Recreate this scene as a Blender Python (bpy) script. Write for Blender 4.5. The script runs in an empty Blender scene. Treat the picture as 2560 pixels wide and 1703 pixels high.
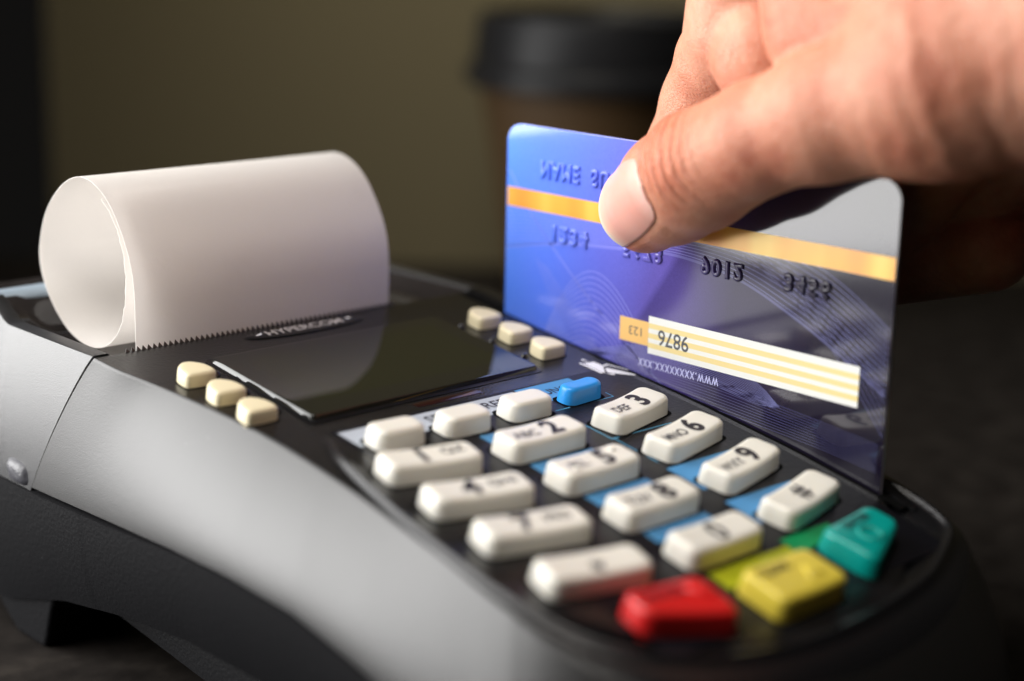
import bpy, math, random
import numpy as np
from mathutils import Vector, Matrix
random.seed(4); rng = np.random.default_rng(4)
SC = bpy.context.scene
TABLE = -92.0                      # table height in the card frame, mm
def V(p): return (p[0]*.001, p[1]*.001, (p[2]-TABLE)*.001)   # card frame (mm) -> world (m)

# ------------------------------------------------------------------ camera
cam = bpy.data.cameras.new('camera'); camo = bpy.data.objects.new('camera', cam); SC.collection.objects.link(camo)
R = np.array([[0.7281595603081655, -0.6851101353778722, 0.020192997099430336],
              [-0.1521589586642958, -0.1903057691602111, -0.9698615187347064],
              [0.6683048002427779, 0.7031413916307143, -0.2428186099658585]])
cp = np.array([-218.646, -231.712, 38.627])
M = Matrix(((R[0][0], -R[1][0], -R[2][0]), (R[0][1], -R[1][1], -R[2][1]), (R[0][2], -R[1][2], -R[2][2]))).to_4x4()
M.translation = Vector(V(cp)); camo.matrix_world = M
cam.sensor_fit = 'HORIZONTAL'; cam.sensor_width = 36; cam.lens = 4339.78/2560*36
cam.clip_start = .01; cam.clip_end = 20
cam.dof.use_dof = True; cam.dof.focus_distance = .289; cam.dof.aperture_fstop = 6.3
cam.dof.aperture_blades = 9
SC.camera = camo
# ------------------------------------------------------------------ world, lamps, exposure
w = bpy.data.worlds.new('World'); SC.world = w; w.use_nodes = True
w.node_tree.nodes['Background'].inputs[0].default_value = (.9, .85, .8, 1)
w.node_tree.nodes['Background'].inputs[1].default_value = .006
SC.view_settings.view_transform = 'Standard'; SC.view_settings.look = 'None'
SC.view_settings.exposure = 0; SC.view_settings.gamma = 1; SC.view_settings.use_curve_mapping = False
def area(name, loc, target, sx, sy, power, col=(1, 1, 1), spread=180):
    l = bpy.data.lights.new(name, 'AREA'); l.shape = 'RECTANGLE'; l.size = sx*.001; l.size_y = sy*.001
    l.energy = power; l.color = col; l.spread = math.radians(spread)
    o = bpy.data.objects.new(name, l); SC.collection.objects.link(o)
    o.location = V(loc); d = Vector(V(target))-Vector(V(loc)); o.rotation_euler = d.to_track_quat('-Z', 'Y').to_euler()
    return o
area('window_light', (-225, 195, 108), (-20, -10, 70), 340, 396, 1.48, (1, .992, .98), 100)
area('side_fill_light', (-330, 95, 235), (-50, 0, -20), 200, 260, .24, (1, .98, .95), 110)  # added fill lamp, brightens the inside of the paper loop
area('top_fill_light', (-170, -90, 430), (-20, -40, -20), 220, 220, .40, (1, .94, .87), 96)  # added overhead lamp, lifts the key tops and the hand
area('fill_light', (-420, -420, 300), (-20, -20, -20), 300, 300, .02, (1, .86, .76), 120)
area('wall_fill_light', (40, 120, 330), (205, 250, 60), 120, 120, .12, (1, .93, .72), 62)  # added lamp, makes the brighter pool on the background wall

# ------------------------------------------------------------------ materials
def mat(name, col, rough=.5, spec=.5, bump=None, **k):
    m = bpy.data.materials.new(name); m.use_nodes = True; n = m.node_tree.nodes; b = n['Principled BSDF']
    b.inputs['Base Color'].default_value = (*col, 1); b.inputs['Roughness'].default_value = rough
    b.inputs['Specular IOR Level'].default_value = spec
    for a, v in k.items(): b.inputs[a.replace('_', ' ')].default_value = v
    if bump:
        sc, st, det = bump
        tc = n.new('ShaderNodeTexCoord'); nt = n.new('ShaderNodeTexNoise'); bp = n.new('ShaderNodeBump')
        nt.inputs['Scale'].default_value = sc; nt.inputs['Detail'].default_value = det
        bp.inputs['Strength'].default_value = st; bp.inputs['Distance'].default_value = .0002
        L = m.node_tree.links; L.new(tc.outputs['Object'], nt.inputs['Vector']); L.new(nt.outputs['Fac'], bp.inputs['Height'])
        L.new(bp.outputs['Normal'], b.inputs['Normal'])
    return m
def N(m, t, **k):
    n = m.node_tree.nodes.new('ShaderNode'+t)
    for a, v in k.items():
        if a.startswith('i_'):
            key = a[2:]; key = int(key) if key.isdigit() else key.replace('_', ' ')
            n.inputs[key].default_value = v
        else: setattr(n, a, v)
    return n
def lk(m, a, b): m.node_tree.links.new(a, b)
def ramp(m, pts, fac):
    r = N(m, 'ValToRGB'); e = r.color_ramp.elements
    while len(e) < len(pts): e.new(.5)
    for q, (p, c) in zip(e, pts): q.position = p; q.color = (*c, 1)
    lk(m, fac, r.inputs[0]); return r.outputs[0]

def dusty(m, scale=900, amt=.62):
    """fine pale dust specks on dark plastic"""
    b = m.node_tree.nodes['Principled BSDF']; tc = N(m, 'TexCoord'); v = N(m, 'TexVoronoi', i_Scale=scale)
    lk(m, tc.outputs['Object'], v.inputs['Vector'])
    n2 = N(m, 'TexNoise', i_Scale=60.0); lk(m, tc.outputs['Object'], n2.inputs['Vector'])
    mr = N(m, 'MapRange', i_1=.0, i_2=.06, i_3=1., i_4=0.); lk(m, v.outputs['Distance'], mr.inputs[0])
    m2 = N(m, 'MapRange', i_1=.60, i_2=.7); lk(m, n2.outputs['Fac'], m2.inputs[0])
    mu = N(m, 'Math', operation='MULTIPLY'); lk(m, mr.outputs[0], mu.inputs[0]); lk(m, m2.outputs[0], mu.inputs[1])
    mx = N(m, 'MixRGB', i_Color2=(amt, amt, amt, 1)); mx.inputs[1].default_value = b.inputs['Base Color'].default_value
    lk(m, mu.outputs[0], mx.inputs[0]); lk(m, mx.outputs[0], b.inputs['Base Color'])
HOUSING = mat('housing_plastic', (.011, .0105, .0105), .42, .75, (4500, .25, 3)); dusty(HOUSING)
FASCIA = mat('fascia_black', (.008, .008, .009), .26, .45, (2200, .35, 3)); dusty(FASCIA)
REAR = mat('rear_cover_plastic', (.022, .022, .024), .38, .75, (4500, .25, 3)); dusty(REAR)
BASE = mat('base_plastic', (.007, .007, .008), .58, .06, (1500, .6, 3)); dusty(BASE, 700)
SMOKE = mat('smoked_plastic', (.030, .026, .025), .13, .5, (60, .25, 2)); dusty(SMOKE)
BLACK = mat('black_plastic', (.006, .006, .007), .35, .4)
GAP = mat('seam_dark', (.002, .002, .002), .9, .1)
METAL = mat('tear_bar_metal', (.05, .047, .044), .4, .5, Metallic=.5)
KEYW = mat('key_ivory', (.80, .775, .70), .33, .45, (700, .10, 2)); KEYW.node_tree.nodes['Principled BSDF'].inputs['Subsurface Weight'].default_value = .25
KEYW.node_tree.nodes['Principled BSDF'].inputs['Subsurface Radius'].default_value = (.9, .75, .5); KEYW.node_tree.nodes['Principled BSDF'].inputs['Subsurface Scale'].default_value = .0008
BTN = mat('button_cream', (.80, .71, .48), .34, .45, (700, .1, 2))
KBLUE = mat('key_blue', (.022, .30, .80), .3, .5, (700, .08, 2))
KRED = mat('key_red', (.62, .012, .012), .3, .5, (700, .08, 2))
KYEL = mat('key_yellow', (.68, .54, .06), .3, .5, (700, .08, 2))
KGRN = mat('key_green', (.0, .30, .26), .3, .5, (700, .08, 2))
INK = mat('legend_ink', (.015, .012, .02), .5, .3)
PRB = mat('print_blue', (.075, .28, .56), .5, .4)
PRBL = mat('print_blue_line', (.10, .38, .62), .5, .4)
PRG = mat('print_grey', (.42, .46, .52), .5, .4)
PRGR = mat('print_green', (.0, .26, .08), .5, .4)
PRYG = mat('print_yellow_green', (.42, .46, .01), .5, .4)
PRW = mat('print_white', (.85, .86, .9), .5, .4)
GLASS = mat('screen_glass', (.010, .011, .009), .035, .55)
dusty(GLASS, 1500, .45)
LCD = mat('screen_display', (.011, .013, .007), .035, .55)
PAPER = mat('thermal_paper', (.90, .875, .85), .75, .25, (900, .25, 4), )
_b = PAPER.node_tree.nodes['Principled BSDF']
_tc = N(PAPER, 'TexCoord'); _n = N(PAPER, 'TexNoise', i_Scale=28.0, i_Detail=6.0); lk(PAPER, _tc.outputs['Object'], _n.inputs['Vector'])
_m = N(PAPER, 'MapRange', i_1=.52, i_2=.70); lk(PAPER, _n.outputs['Fac'], _m.inputs[0])
_n2 = N(PAPER, 'TexNoise', i_Scale=1400.0); lk(PAPER, _tc.outputs['Object'], _n2.inputs['Vector'])
_mu = N(PAPER, 'Math', operation='MULTIPLY'); lk(PAPER, _m.outputs[0], _mu.inputs[0]); lk(PAPER, _n2.outputs['Fac'], _mu.inputs[1])
_x = N(PAPER, 'MixRGB', i_Color1=(.90, .875, .85, 1), i_Color2=(.62, .58, .57, 1)); lk(PAPER, _mu.outputs[0], _x.inputs[0]); lk(PAPER, _x.outputs[0], _b.inputs['Base Color'])
# thin paper lets some light through
_o = PAPER.node_tree.nodes['Material Output']; _tl = N(PAPER, 'BsdfTranslucent', i_Color=(.97, .945, .92, 1)); _ms = N(PAPER, 'MixShader', i_0=.42)
lk(PAPER, _b.outputs[0], _ms.inputs[1]); lk(PAPER, _tl.outputs[0], _ms.inputs[2]); lk(PAPER, _ms.outputs[0], _o.inputs[0])

# ------------------------------------------------------------------ object helpers
def link(o, parent=None):
    SC.collection.objects.link(o)
    if parent: o.parent = parent
    return o
def empty(name, loc, label, cat, group=None):
    o = bpy.data.objects.new(name, None); o.empty_display_size = .02; o.location = V(loc); link(o)
    o['label'] = label; o['category'] = cat
    if group: o['group'] = group
    return o
def mesh(name, verts, faces, m, parent=None, smooth=True, origin=(0, 0, TABLE), auto=None, thick=None):
    """verts in card-frame mm; origin = the object's origin in the same frame"""
    me = bpy.data.meshes.new(name)
    v = (np.asarray(verts, float)-np.asarray(origin, float))*.001
    me.from_pydata(v.tolist(), [], [list(map(int, f)) for f in faces]); me.validate(); me.update()
    ms = m if isinstance(m, (list, tuple)) else [m]
    for q in ms: me.materials.append(q)
    o = bpy.data.objects.new(name, me)
    pl = Vector((0, 0, 0)) if parent is None else wloc(parent)
    o.location = Vector(V(origin))-pl
    link(o, parent)
    if smooth:
        me.polygons.foreach_set('use_smooth', [True]*len(me.polygons))
        if auto: me.set_sharp_from_angle(angle=math.radians(auto))
    return o
def wloc(o):
    p = Vector(o.location)
    while o.parent: o = o.parent; p += Vector(o.location)
    return p
def grid_faces(nu, nv, closed_u=False, flip=False, off=0):
    f = []
    for i in range(nu if closed_u else nu-1):
        for j in range(nv-1):
            a = off+i*nv+j; b = off+((i+1) % nu)*nv+j
            q = (a, b, b+1, a+1); f.append(q[::-1] if flip else q)
    return f
def spline(pts, n, closed=False):
    p = np.asarray(pts, float)
    if closed: q = np.vstack([p[-1], p, p[0], p[1]])
    else: q = np.vstack([2*p[0]-p[1], p, 2*p[-1]-p[-2]])
    out = []
    m = len(q)-3
    for i in range(m):
        for t in np.linspace(0, 1, 12, endpoint=False):
            a, b, c, d = q[i:i+4]
            out.append(.5*((2*b)+(-a+c)*t+(2*a-5*b+4*c-d)*t*t+(-a+3*b-3*c+d)*t**3))
    if not closed: out.append(p[-1])
    out = np.array(out)
    if closed: out = np.vstack([out, out[0]])
    s = np.r_[0, np.cumsum(np.linalg.norm(np.diff(out[:, :2], axis=0), axis=1))]
    u = np.linspace(0, s[-1], n+1)[:-1] if closed else np.linspace(0, s[-1], n)
    return np.stack([np.interp(u, s, out[:, k]) for k in range(out.shape[1])], 1)
def sstep(a, b, x): t = np.clip((x-a)/(b-a), 0, 1); return t*t*(3-2*t)
FC = {}
def text_geo(s, size, bold=0, extrude=0, bevel=0, spacing=1.0, shear=0):
    """font outline -> (verts Nx3 in mm, faces), centred"""
    c = bpy.data.curves.new('t', 'FONT'); c.body = s; c.size = 1; c.offset = bold; c.extrude = extrude; c.bevel_depth = bevel
    c.bevel_resolution = 2; c.space_character = spacing; c.shear = shear; c.resolution_u = 6
    c.align_x = 'CENTER'; c.align_y = 'CENTER'
    o = bpy.data.objects.new('t', c); SC.collection.objects.link(o)
    me = bpy.data.meshes.new_from_object(o.evaluated_get(bpy.context.evaluated_depsgraph_get()))
    v = np.array([q.co[:] for q in me.vertices]); f = [tuple(p.vertices) for p in me.polygons]
    bpy.data.objects.remove(o); bpy.data.curves.remove(c); bpy.data.meshes.remove(me)
    mn, mx = v[:, :2].min(0), v[:, :2].max(0)
    v[:, :2] -= (mn+mx)/2
    return v*np.array([size, size, size]), f, (mx-mn)*size

# ------------------------------------------------------------------ terminal: top surface profile
_ys = [-130, -112, -100, -84.8, -69.7, -49.7, -28.6, -10.4, -2, 6, 13, 80]
_zs = [-61, -56, -52.7, -48.8, -45.7, -42.4, -39.6, -37.1, -35.95, -34.9, -33.9, -33.9]
_yy = np.linspace(-130, 80, 2000); _zz = np.interp(_yy, _ys, _zs)
_k = np.ones(60)/60; _zz = np.convolve(np.pad(_zz, 30, 'edge'), _k, 'same')[30:-30]
def h(y): return np.interp(y, _yy, _zz)
RIM = spline([(-66, -31), (-69.5, -40), (-72, -50), (-74, -62), (-75, -74), (-74.6, -84), (-72.3, -92.5), (-66.5, -99.5), (-57, -104), (-45, -106.3),
              (-31.4, -106.4), (-17.6, -104.9), (-9.7, -102.9), (.2, -98.6), (2.9, -95), (4.2, -89.8), (3.8, -84)], 160)
def dist_poly(x, y, P):
    d = np.full(x.shape, 1e9)
    for a, b in zip(P[:-1], P[1:]):
        ab = b-a; t = np.clip(((x-a[0])*ab[0]+(y-a[1])*ab[1])/(ab@ab), 0, 1)
        d = np.minimum(d, np.hypot(x-a[0]-t*ab[0], y-a[1]-t*ab[1]))
    return d
def H(x, y):
    x = np.asarray(x, float); y = np.asarray(y, float)
    z = h(y)
    d = dist_poly(x, y, RIM)
    w_ = sstep(-30, -42, y)*np.where(x > -20, sstep(-76, -86, y), 1)
    z = z + w_*(1.1*np.exp(-(d/.75)**2))                       # raised bead around the keypad
    ins = np.hypot((x+35.5)/39, (y+70)/36) < 1
    out = (~ins) & (y < -84)
    z = z - np.where(out & (d > .8), .10*(d-.8)**2, 0)        # shoulder rolls over outside the bead
    return z
CREASE = spline([(-80, 12.6), (-79.2, 6), (-77.5, -1), (-76, -8), (-74.3, -17), (-73.4, -26), (-73.3, -35), (-74.1, -50), (-75.6, -66), (-76.5, -80),
                 (-76.2, -90), (-73.4, -98), (-67, -104.5), (-57, -109), (-44, -111.3), (-32, -111.6), (-20, -110.2), (-10, -107.4), (-1, -102.8), (4, -97.3),
                 (6, -90), (6.3, -82), (6.3, -60), (6, -30), (6, 0), (6, 12.6)], 420)
SEAM = spline([(-83.3, 12.6), (-83.3, 6), (-83.3, -1), (-83.3, -8), (-83.3, -17), (-83.3, -26), (-83.2, -35), (-83, -50), (-83.2, -66), (-83, -80),
               (-82.4, -92), (-79, -102), (-71, -110.5), (-59, -116), (-45, -119), (-32, -119.6), (-18, -118), (-7, -114.5), (3, -108.5), (8, -100),
               (9.5, -90), (10, -82), (10, -60), (10, -30), (10, 0), (10, 12.6)], 420)
def seam_z(x, y): return np.interp(y, [-120, -100, -80, -60, -45, -30, -17, 7, 30, 80], [-76, -72.5, -67, -62, -59.2, -58.3, -58.4, -59.7, -60.4, -60.6])
term = empty('payment_terminal', (-37, -30, TABLE), 'black card payment terminal with ivory number keys on the dark table', 'card terminal')
def slot_dip(x, y, z):      # groove that the card runs in
    return np.where((np.abs(x) < .8) & (y > -99), z-4.5, z)
def top_mesh():
    n = len(CREASE); rr = np.r_[np.linspace(0, .66, 36), np.linspace(.665, 1, 130)]
    vs = []
    for cx, cy in CREASE:
        c0 = np.array([-35., max(cy, -76.)]);
        x = c0[0]+(cx-c0[0])*rr; y = c0[1]+(cy-c0[1])*rr
        vs.append(np.stack([x, y, np.zeros_like(x)], 1))
    v = np.array(vs).reshape(-1, 3); v[:, 2] = H(v[:, 0], v[:, 1])
    # rounded lip
    return v, grid_faces(n, len(rr), flip=True), len(rr)
vt, ft, nr = top_mesh()
# slot: push down a narrow band
n_c = len(CREASE)
def side_rings(C, S, ks, zc, zs, power=1.7, shear=0):
    rows = []
    for k in ks:
        g = 1-(1-k)**power
        xy = C+(S-C)*g; z = zc+(zs-zc)*k
        yy = xy[:, 1].copy()
        if shear is not None: yy = yy+shear*(k**.9)*np.exp(-((C[:, 1]-12.6)/22)**2)
        rows.append(np.stack([xy[:, 0], yy, z], 1))
    return rows
zc = H(CREASE[:, 0], CREASE[:, 1]); zs = seam_z(SEAM[:, 0], SEAM[:, 1])
ks = np.linspace(0, 1, 46)**1.0
rows = side_rings(CREASE, SEAM, ks, zc, zs, shear=17)
# lip rounding of ~0.5 mm
sv = np.array(rows)              # (46, n, 3)
side_v = sv.transpose(1, 0, 2).reshape(-1, 3); nk = len(ks)
allv = np.vstack([vt, side_v]); allf = ft+grid_faces(n_c, nk, flip=True, off=len(vt))
# underside lip turning in
hous = mesh('housing', allv, allf, [HOUSING, FASCIA], term, auto=38)
for p_ in hous.data.polygons: p_.material_index = 1 if max(p_.vertices) < len(vt) else 0
bv = hous.modifiers.new('weld', 'WELD'); bv.merge_threshold = .00003
# swipe slot: flat near-black strip painted as the groove's shade, plus raised guide line
def box(x0, x1, y0, y1, z0, z1):
    v = [(x, y, z) for x in (x0, x1) for y in (y0, y1) for z in (z0, z1)]
    return v, [(0, 1, 3, 2), (4, 6, 7, 5), (0, 4, 5, 1), (2, 3, 7, 6), (0, 2, 6, 4), (1, 5, 7, 3)]
def strip(xs0, xs1, ysr, dz, name, m, parent, thick=.0):
    yv = np.linspace(*ysr, 60); v = []
    for y in yv: v += [(xs0, y, h(y)+dz), (xs1, y, h(y)+dz)]
    f = [(2*i, 2*i+1, 2*i+3, 2*i+2) for i in range(len(yv)-1)]
    return mesh(name, v, f, m, parent)
strip(-1.15, 1.15, (-90, 12.4), .05, 'card_slot', GAP, term)
# outer guide wall of the slot (stands a little proud on the far side)
yv = np.linspace(-91, 12.4, 80); v = []
for y in yv:
    t_ = float(sstep(-91, -84, y)); z = float(h(y))
    v += [(1.15, y, z-.2), (1.2, y, z+.5*t_), (1.7, y, z+.75*t_), (5.2, y, z+.75*t_), (5.9, y, z+.45*t_), (6.2, y, z-.4)]
mesh('slot_wall', v, grid_faces(len(yv), 6), FASCIA, term, auto=50)
# ---- base (lower shell)
low_z = lambda y: np.interp(y, [-130, -90, -50, -33, -15, 4, 24, 45, 70], [-86, -82, -75.8, -74.2, -74.2, -76.2, -79.6, -85.6, -87.5])
BL = np.vstack([[(-83.3, y) for y in np.linspace(62, 30, 14)], SEAM[:, :2]*[1, 1]])
def base_mesh():
    L = spline([(-83.4, 62), (-83.4, 40), (-83.4, 12.6)], 60)
    top = np.vstack([L[:-1], SEAM, spline([(10, 12.6), (10, 40), (10, 62)], 60)[1:]])
    cx, cy = -36, -30
    v = []
    for x, y in top:
        z0 = float(seam_z(x, y))-.35; z1 = float(low_z(y))
        side = 1 if x > -36 else -1
        d = np.array([x-cx, (y+60) if y < -60 else 0.]); d /= np.linalg.norm(d)+1e-9
        for t_ in np.r_[-.06, 0, np.linspace(.03, 1, 12)]:
            if t_ < 0: v.append((x-d[0]*1.6, y-d[1]*1.6, z0+.4)); continue
            inn = 2.6*t_**2.2 if t_ > 0 else 0
            inn -= .25
            v.append((x-d[0]*inn, y-d[1]*inn, z0+(z1-z0)*t_))
        v.append((x-d[0]*4.2, y-d[1]*4.2, z1-.6)); v.append((x-d[0]*9, y-d[1]*9, z1+2)); v.append((x-d[0]*30, y-d[1]*30, z1+3)); 
    return v, grid_faces(len(top), 17, flip=True)
bvv, bff = base_mesh()
mesh('base', bvv, bff, BASE, term, auto=50)
# underside keel with the front rest
yv = np.linspace(30, -108, 40); v = []
for y in yv:
    zb = float(np.interp(y, [-108, -60, -8, 26, 30], [TABLE+.2, -89.5, -85.2, -81.5, -81.2])); xi = -74 if y > -70 else -74+(-70-y)*.5
    v += [(xi+2, y, -72), (xi, y, -75), (xi, y, zb), (xi+1.5, y, zb-.3), (-36, y, zb-.3), (-1, y, zb-.3), (1, y, -75), (0, y, -72)]
fk = grid_faces(len(yv), 8); fk.append(list(range(8))); fk.append([len(v)-1-i for i in range(8)])
mesh('underside', v, fk, BASE, term, auto=40)
# rear feet
for sx in (-1, 1):
    x0, x1 = (-80.3, -62) if sx < 0 else (-10, 8)
    prof = [(28, -79), (30.5, -83.5), (33.5, TABLE+.1), (35, TABLE), (43.5, TABLE), (49, -88.5), (54.5, -83.5), (56, -78)]
    v = [(x0, y, z) for y, z in prof]+[(x1, y, z) for y, z in prof]; n = len(prof)
    f = [list(range(n)), [2*n-1-i for i in range(n)]]+[(i, n+i, n+(i+1) % n, (i+1) % n) for i in range(n)]
    o = mesh('foot', v, f, BASE, term, smooth=False); b_ = o.modifiers.new('b', 'BEVEL'); b_.width = .0008; b_.segments = 3
# ---- rear cover
def rear_z(y): return -33.9+3.9*float(sstep(41, 50, y))
def rear():
    ys0 = np.r_[np.linspace(13.15, 60, 70)]
    v = []
    for y in ys0:
        zt = rear_z(y); t_ = 17*math.exp(-((y-12.6)/22)**2)
        row = []
        for k in np.linspace(1, 0, 30):
            g = 1-(1-k)**1.7
            row.append((-80-3.3*g, y+t_*k**.9, zt+(-60.6-zt)*k))
        row += [(-79.7, y, zt+.12), (-77.2, y, zt+.12), (-76.9, y, zt-.15), (-76.8, y, zt-3.6)]
        v += row
    n = 34
    return v, grid_faces(len(ys0), n, flip=True)
vv, ff = rear(); rc = mesh('rear_cover', vv, ff, REAR, term, auto=40)
vv2 = [(-36*2-x-2+0, y, z) for x, y, z in vv]   # mirrored right rail
vv2 = [((-74-x), y, z) for x, y, z in vv]
mesh('side_rail', vv2, grid_faces(70, 34), REAR, rc, auto=40)
# smoked tray under the paper, and the rear rim
ysn = np.linspace(13.5, 60, 60); xsn = np.linspace(-76.9, 2.9, 40); v = []
for y in ysn:
    for x in xsn:
        e = min(x+76.9, 2.9-x); z = -34.2-2.9*float(sstep(0, 5, e))*float(sstep(12, 15, y))
        z = z+(rear_z(y)-.3+33.9+2.9)*float(sstep(40, 50, y))-(0 if y < 40 else 0)
        v.append((x, y, min(z, rear_z(y)-.2)))
mesh('paper_tray', v, grid_faces(60, 40, flip=True), SMOKE, rc)
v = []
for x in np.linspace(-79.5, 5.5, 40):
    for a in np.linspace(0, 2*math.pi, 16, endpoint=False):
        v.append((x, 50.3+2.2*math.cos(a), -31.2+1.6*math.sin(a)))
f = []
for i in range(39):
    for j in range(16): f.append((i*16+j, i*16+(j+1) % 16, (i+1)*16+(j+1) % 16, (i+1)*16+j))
mesh('rear_rim', v, f, mat('cover_edge_sheen', (.36, .44, .52), .3, .5), rc)  # pale blue sheen of reflected light put into the rim's base colour
# inner shadow blocks behind tear bar (paper exit)
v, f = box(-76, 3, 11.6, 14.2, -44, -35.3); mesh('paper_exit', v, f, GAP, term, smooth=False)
# latch bump low on the rear cover
v = []; nu, nv = 26, 14
for i in range(nu):
    a = 2*math.pi*i/nu
    for j in range(nv):
        r = j/(nv-1); ca, sa = math.cos(a), math.sin(a)
        sq = (abs(ca)**3+abs(sa)**3)**(-1/3)
        y = 34.4+3.7*r*ca*sq+.5*r*sa; z = -58.3+2.2*r*sa*sq
        v.append((-83.0-1.2*(1-r**4), y, z))
mesh('release_latch', v, grid_faces(nu, nv, closed_u=True), mat('latch_plastic', (.05, .05, .06), .42, .6, (1200, .6, 2)), rc)
# ---- tear bar
v = []; f = []; x = -74.2; p = 1.045
while x < -17.2:
    i = len(v); z0 = float(h(13.0))-.25
    v += [(x, 12.55, z0), (x+p, 12.55, z0), (x+p*.42, 13.0, z0+.85), (x, 12.9, z0-.3), (x+p, 12.9, z0-.3), (x+p*.42, 13.12, z0+.8)]
    f += [(i, i+1, i+2), (i+3, i+5, i+4), (i, i+2, i+5, i+3), (i+1, i+4, i+5, i+2)]; x += p
mesh('tear_bar', v, f, METAL, term, smooth=False)
# ---- screen
def rrect(x0, x1, y0, y1, r, n=8):
    P = []
    for cx, cy, a0 in ((x1-r, y1-r, 0), (x0+r, y1-r, 90), (x0+r, y0+r, 180), (x1-r, y0+r, 270)):
        for k in range(n+1):
            a = math.radians(a0+90*k/n); P.append((cx+r*math.cos(a), cy+r*math.sin(a)))
    return P
def plate(name, x0, x1, y0, y1, r, layers, m, parent, fz=h):
    P = np.array(rrect(x0, x1, y0, y1, r)); c = P.mean(0); v = []
    for inset, dz in layers:
        Q = P.copy(); Q[:, 0] = c[0]+(P[:, 0]-c[0])*(1-inset/((x1-x0)/2)); Q[:, 1] = c[1]+(P[:, 1]-c[1])*(1-inset/((y1-y0)/2))
        v += [(a, b, float(fz(b))+dz) for a, b in Q]
    n = len(P); L = len(layers); f = []
    for l in range(L-1):
        for i in range(n): f.append((l*n+i, l*n+(i+1) % n, (l+1)*n+(i+1) % n, (l+1)*n+i))
    f.append([(L-1)*n+i for i in range(n)])
    return mesh(name, v, f, m, parent, auto=25)
fzs = lambda y: -35.30+(y-3)*.1345     # flat plane under the glass
plate('screen_bezel', -65.0, -14.8, -25.8, 3.9, 1.2, [(0, .06), (.5, .10)], BLACK, term, fzs)
scr = plate('screen', -64.2, -15.5, -24.9, 2.9, .8, [(-.15, -.3), (.12, .62), (.25, .78), (.6, .805), (.75, .806), (1.5, .806)], GLASS, term, fzs)
plate('display', -59.5, -19.5, -20.2, -.6, .5, [(0, .809), (.4, .8092), (.8, .8092)], LCD, scr, fzs)
plate('indicator_window', -45.6, -31.5, -28.2, -26.6, .4, [(0, .02), (.1, .08)], mat('indicator_red', (.022, .007, .005), .2, .5), term)
# ---- printed faceplate marks
def flat_poly(polys, dz):
    v = []; f = []
    for P in polys:
        i = len(v); v += [(a, b, float(h(b))+dz) for a, b in P]; f.append(list(range(i, i+len(P))))
    return v, f
def rect(x0, x1, y0, y1, m=8, skew=0):
    # strip of quads so it follows the curved profile
    out = []
    ys = np.linspace(y0, y1, m)
    for a, b in zip(ys[:-1], ys[1:]): out.append([(x0+skew*(a-y0), a), (x1+skew*(a-y0), a), (x1+skew*(b-y0), b), (x0+skew*(b-y0), b)])
    return out
def line(P, w_):
    out = []
    for (a, b), (c, d) in zip(P[:-1], P[1:]):
        L = math.hypot(c-a, d-b); nx, ny = -(d-b)/L*w_/2, (c-a)/L*w_/2
        k = max(1, int(L/1.5))
        for i in range(k):
            p0 = (a+(c-a)*i/k, b+(d-b)*i/k); p1 = (a+(c-a)*(i+1)/k, b+(d-b)*(i+1)/k)
            out.append([(p0[0]-nx, p0[1]-ny), (p1[0]-nx, p1[1]-ny), (p1[0]+nx, p1[1]+ny), (p0[0]+nx, p0[1]+ny)])
    return out
blue = []
for yb in (-53.4, -64.9, -76.4): blue += rect(-45.0, -31.6, yb-3.4, yb)
blue += rect(-44.8, -31.5, -45.0, -41.8)
blue += rect(-26.2, -10.6, -71.9, -64.2)+rect(-26.2, -10.6, -82.9, -76.0)
fp = mesh('printed_panel', *flat_poly(rect(-64.5, -2.6, -100, -29.5, 60), .035), mat('panel_black', (.005, .005, .008), .4, .25, (1500, .3, 2)), term)
def fpart(name, polys, dz, m, parent): return mesh(name, *flat_poly(polys, dz), m, parent)
fpart('label_blue', blue, .07, PRB, fp)
fpart('label_grey', rect(-63.6, -27.0, -36.2, -30.4), .07, PRG, fp)
fpart('label_blue', rect(-26.4, -13.6, -36.4, -30.1), .07, PRB, fp)
fpart('label_green', rect(-27.5, -16, -91.0, -87.4), .07, PRGR, fp)
fpart('label_yellow_green', rect(-44.8, -27.6, -96, -88.8), .07, PRYG, fp)
fpart('guide_line', line([(-26.2, -39.9), (-12.5, -39.9), (-12.5, -38)], .22)+line([(-26.1, -46.7), (-26.1, -52.5), (-12, -52.5)], .22)+line([(-25.6, -52.5), (-25.6, -62)], .22)
      + line([(-43.9, -41), (-43.9, -84)], .22), .08, PRBL, fp)
def ftext(name, s, size, cx, cy, m, parent, dz=.11, bold=.01, rot=0, sx=1, fz=h):
    v, f, _ = text_geo(s, size, bold); c, sn = math.cos(rot), math.sin(rot)
    q = [(cx+(a*c*sx-b*sn), cy+(a*sx*sn+b*c), 0) for a, b, _z in v]; q = [(a, b, float(fz(b))+dz) for a, b, _ in q]
    return mesh(name, q, f, m, parent, smooth=False)
ftext('label_text', 'FUNC', 2.7, -20.3, -33.2, INK, fp)
ftext('label_text', 'REP', 3.2, -33.2, -32.9, INK, fp)
ftext('label_text', 'SE', 3.2, -46.4, -32.9, INK, fp)
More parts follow.
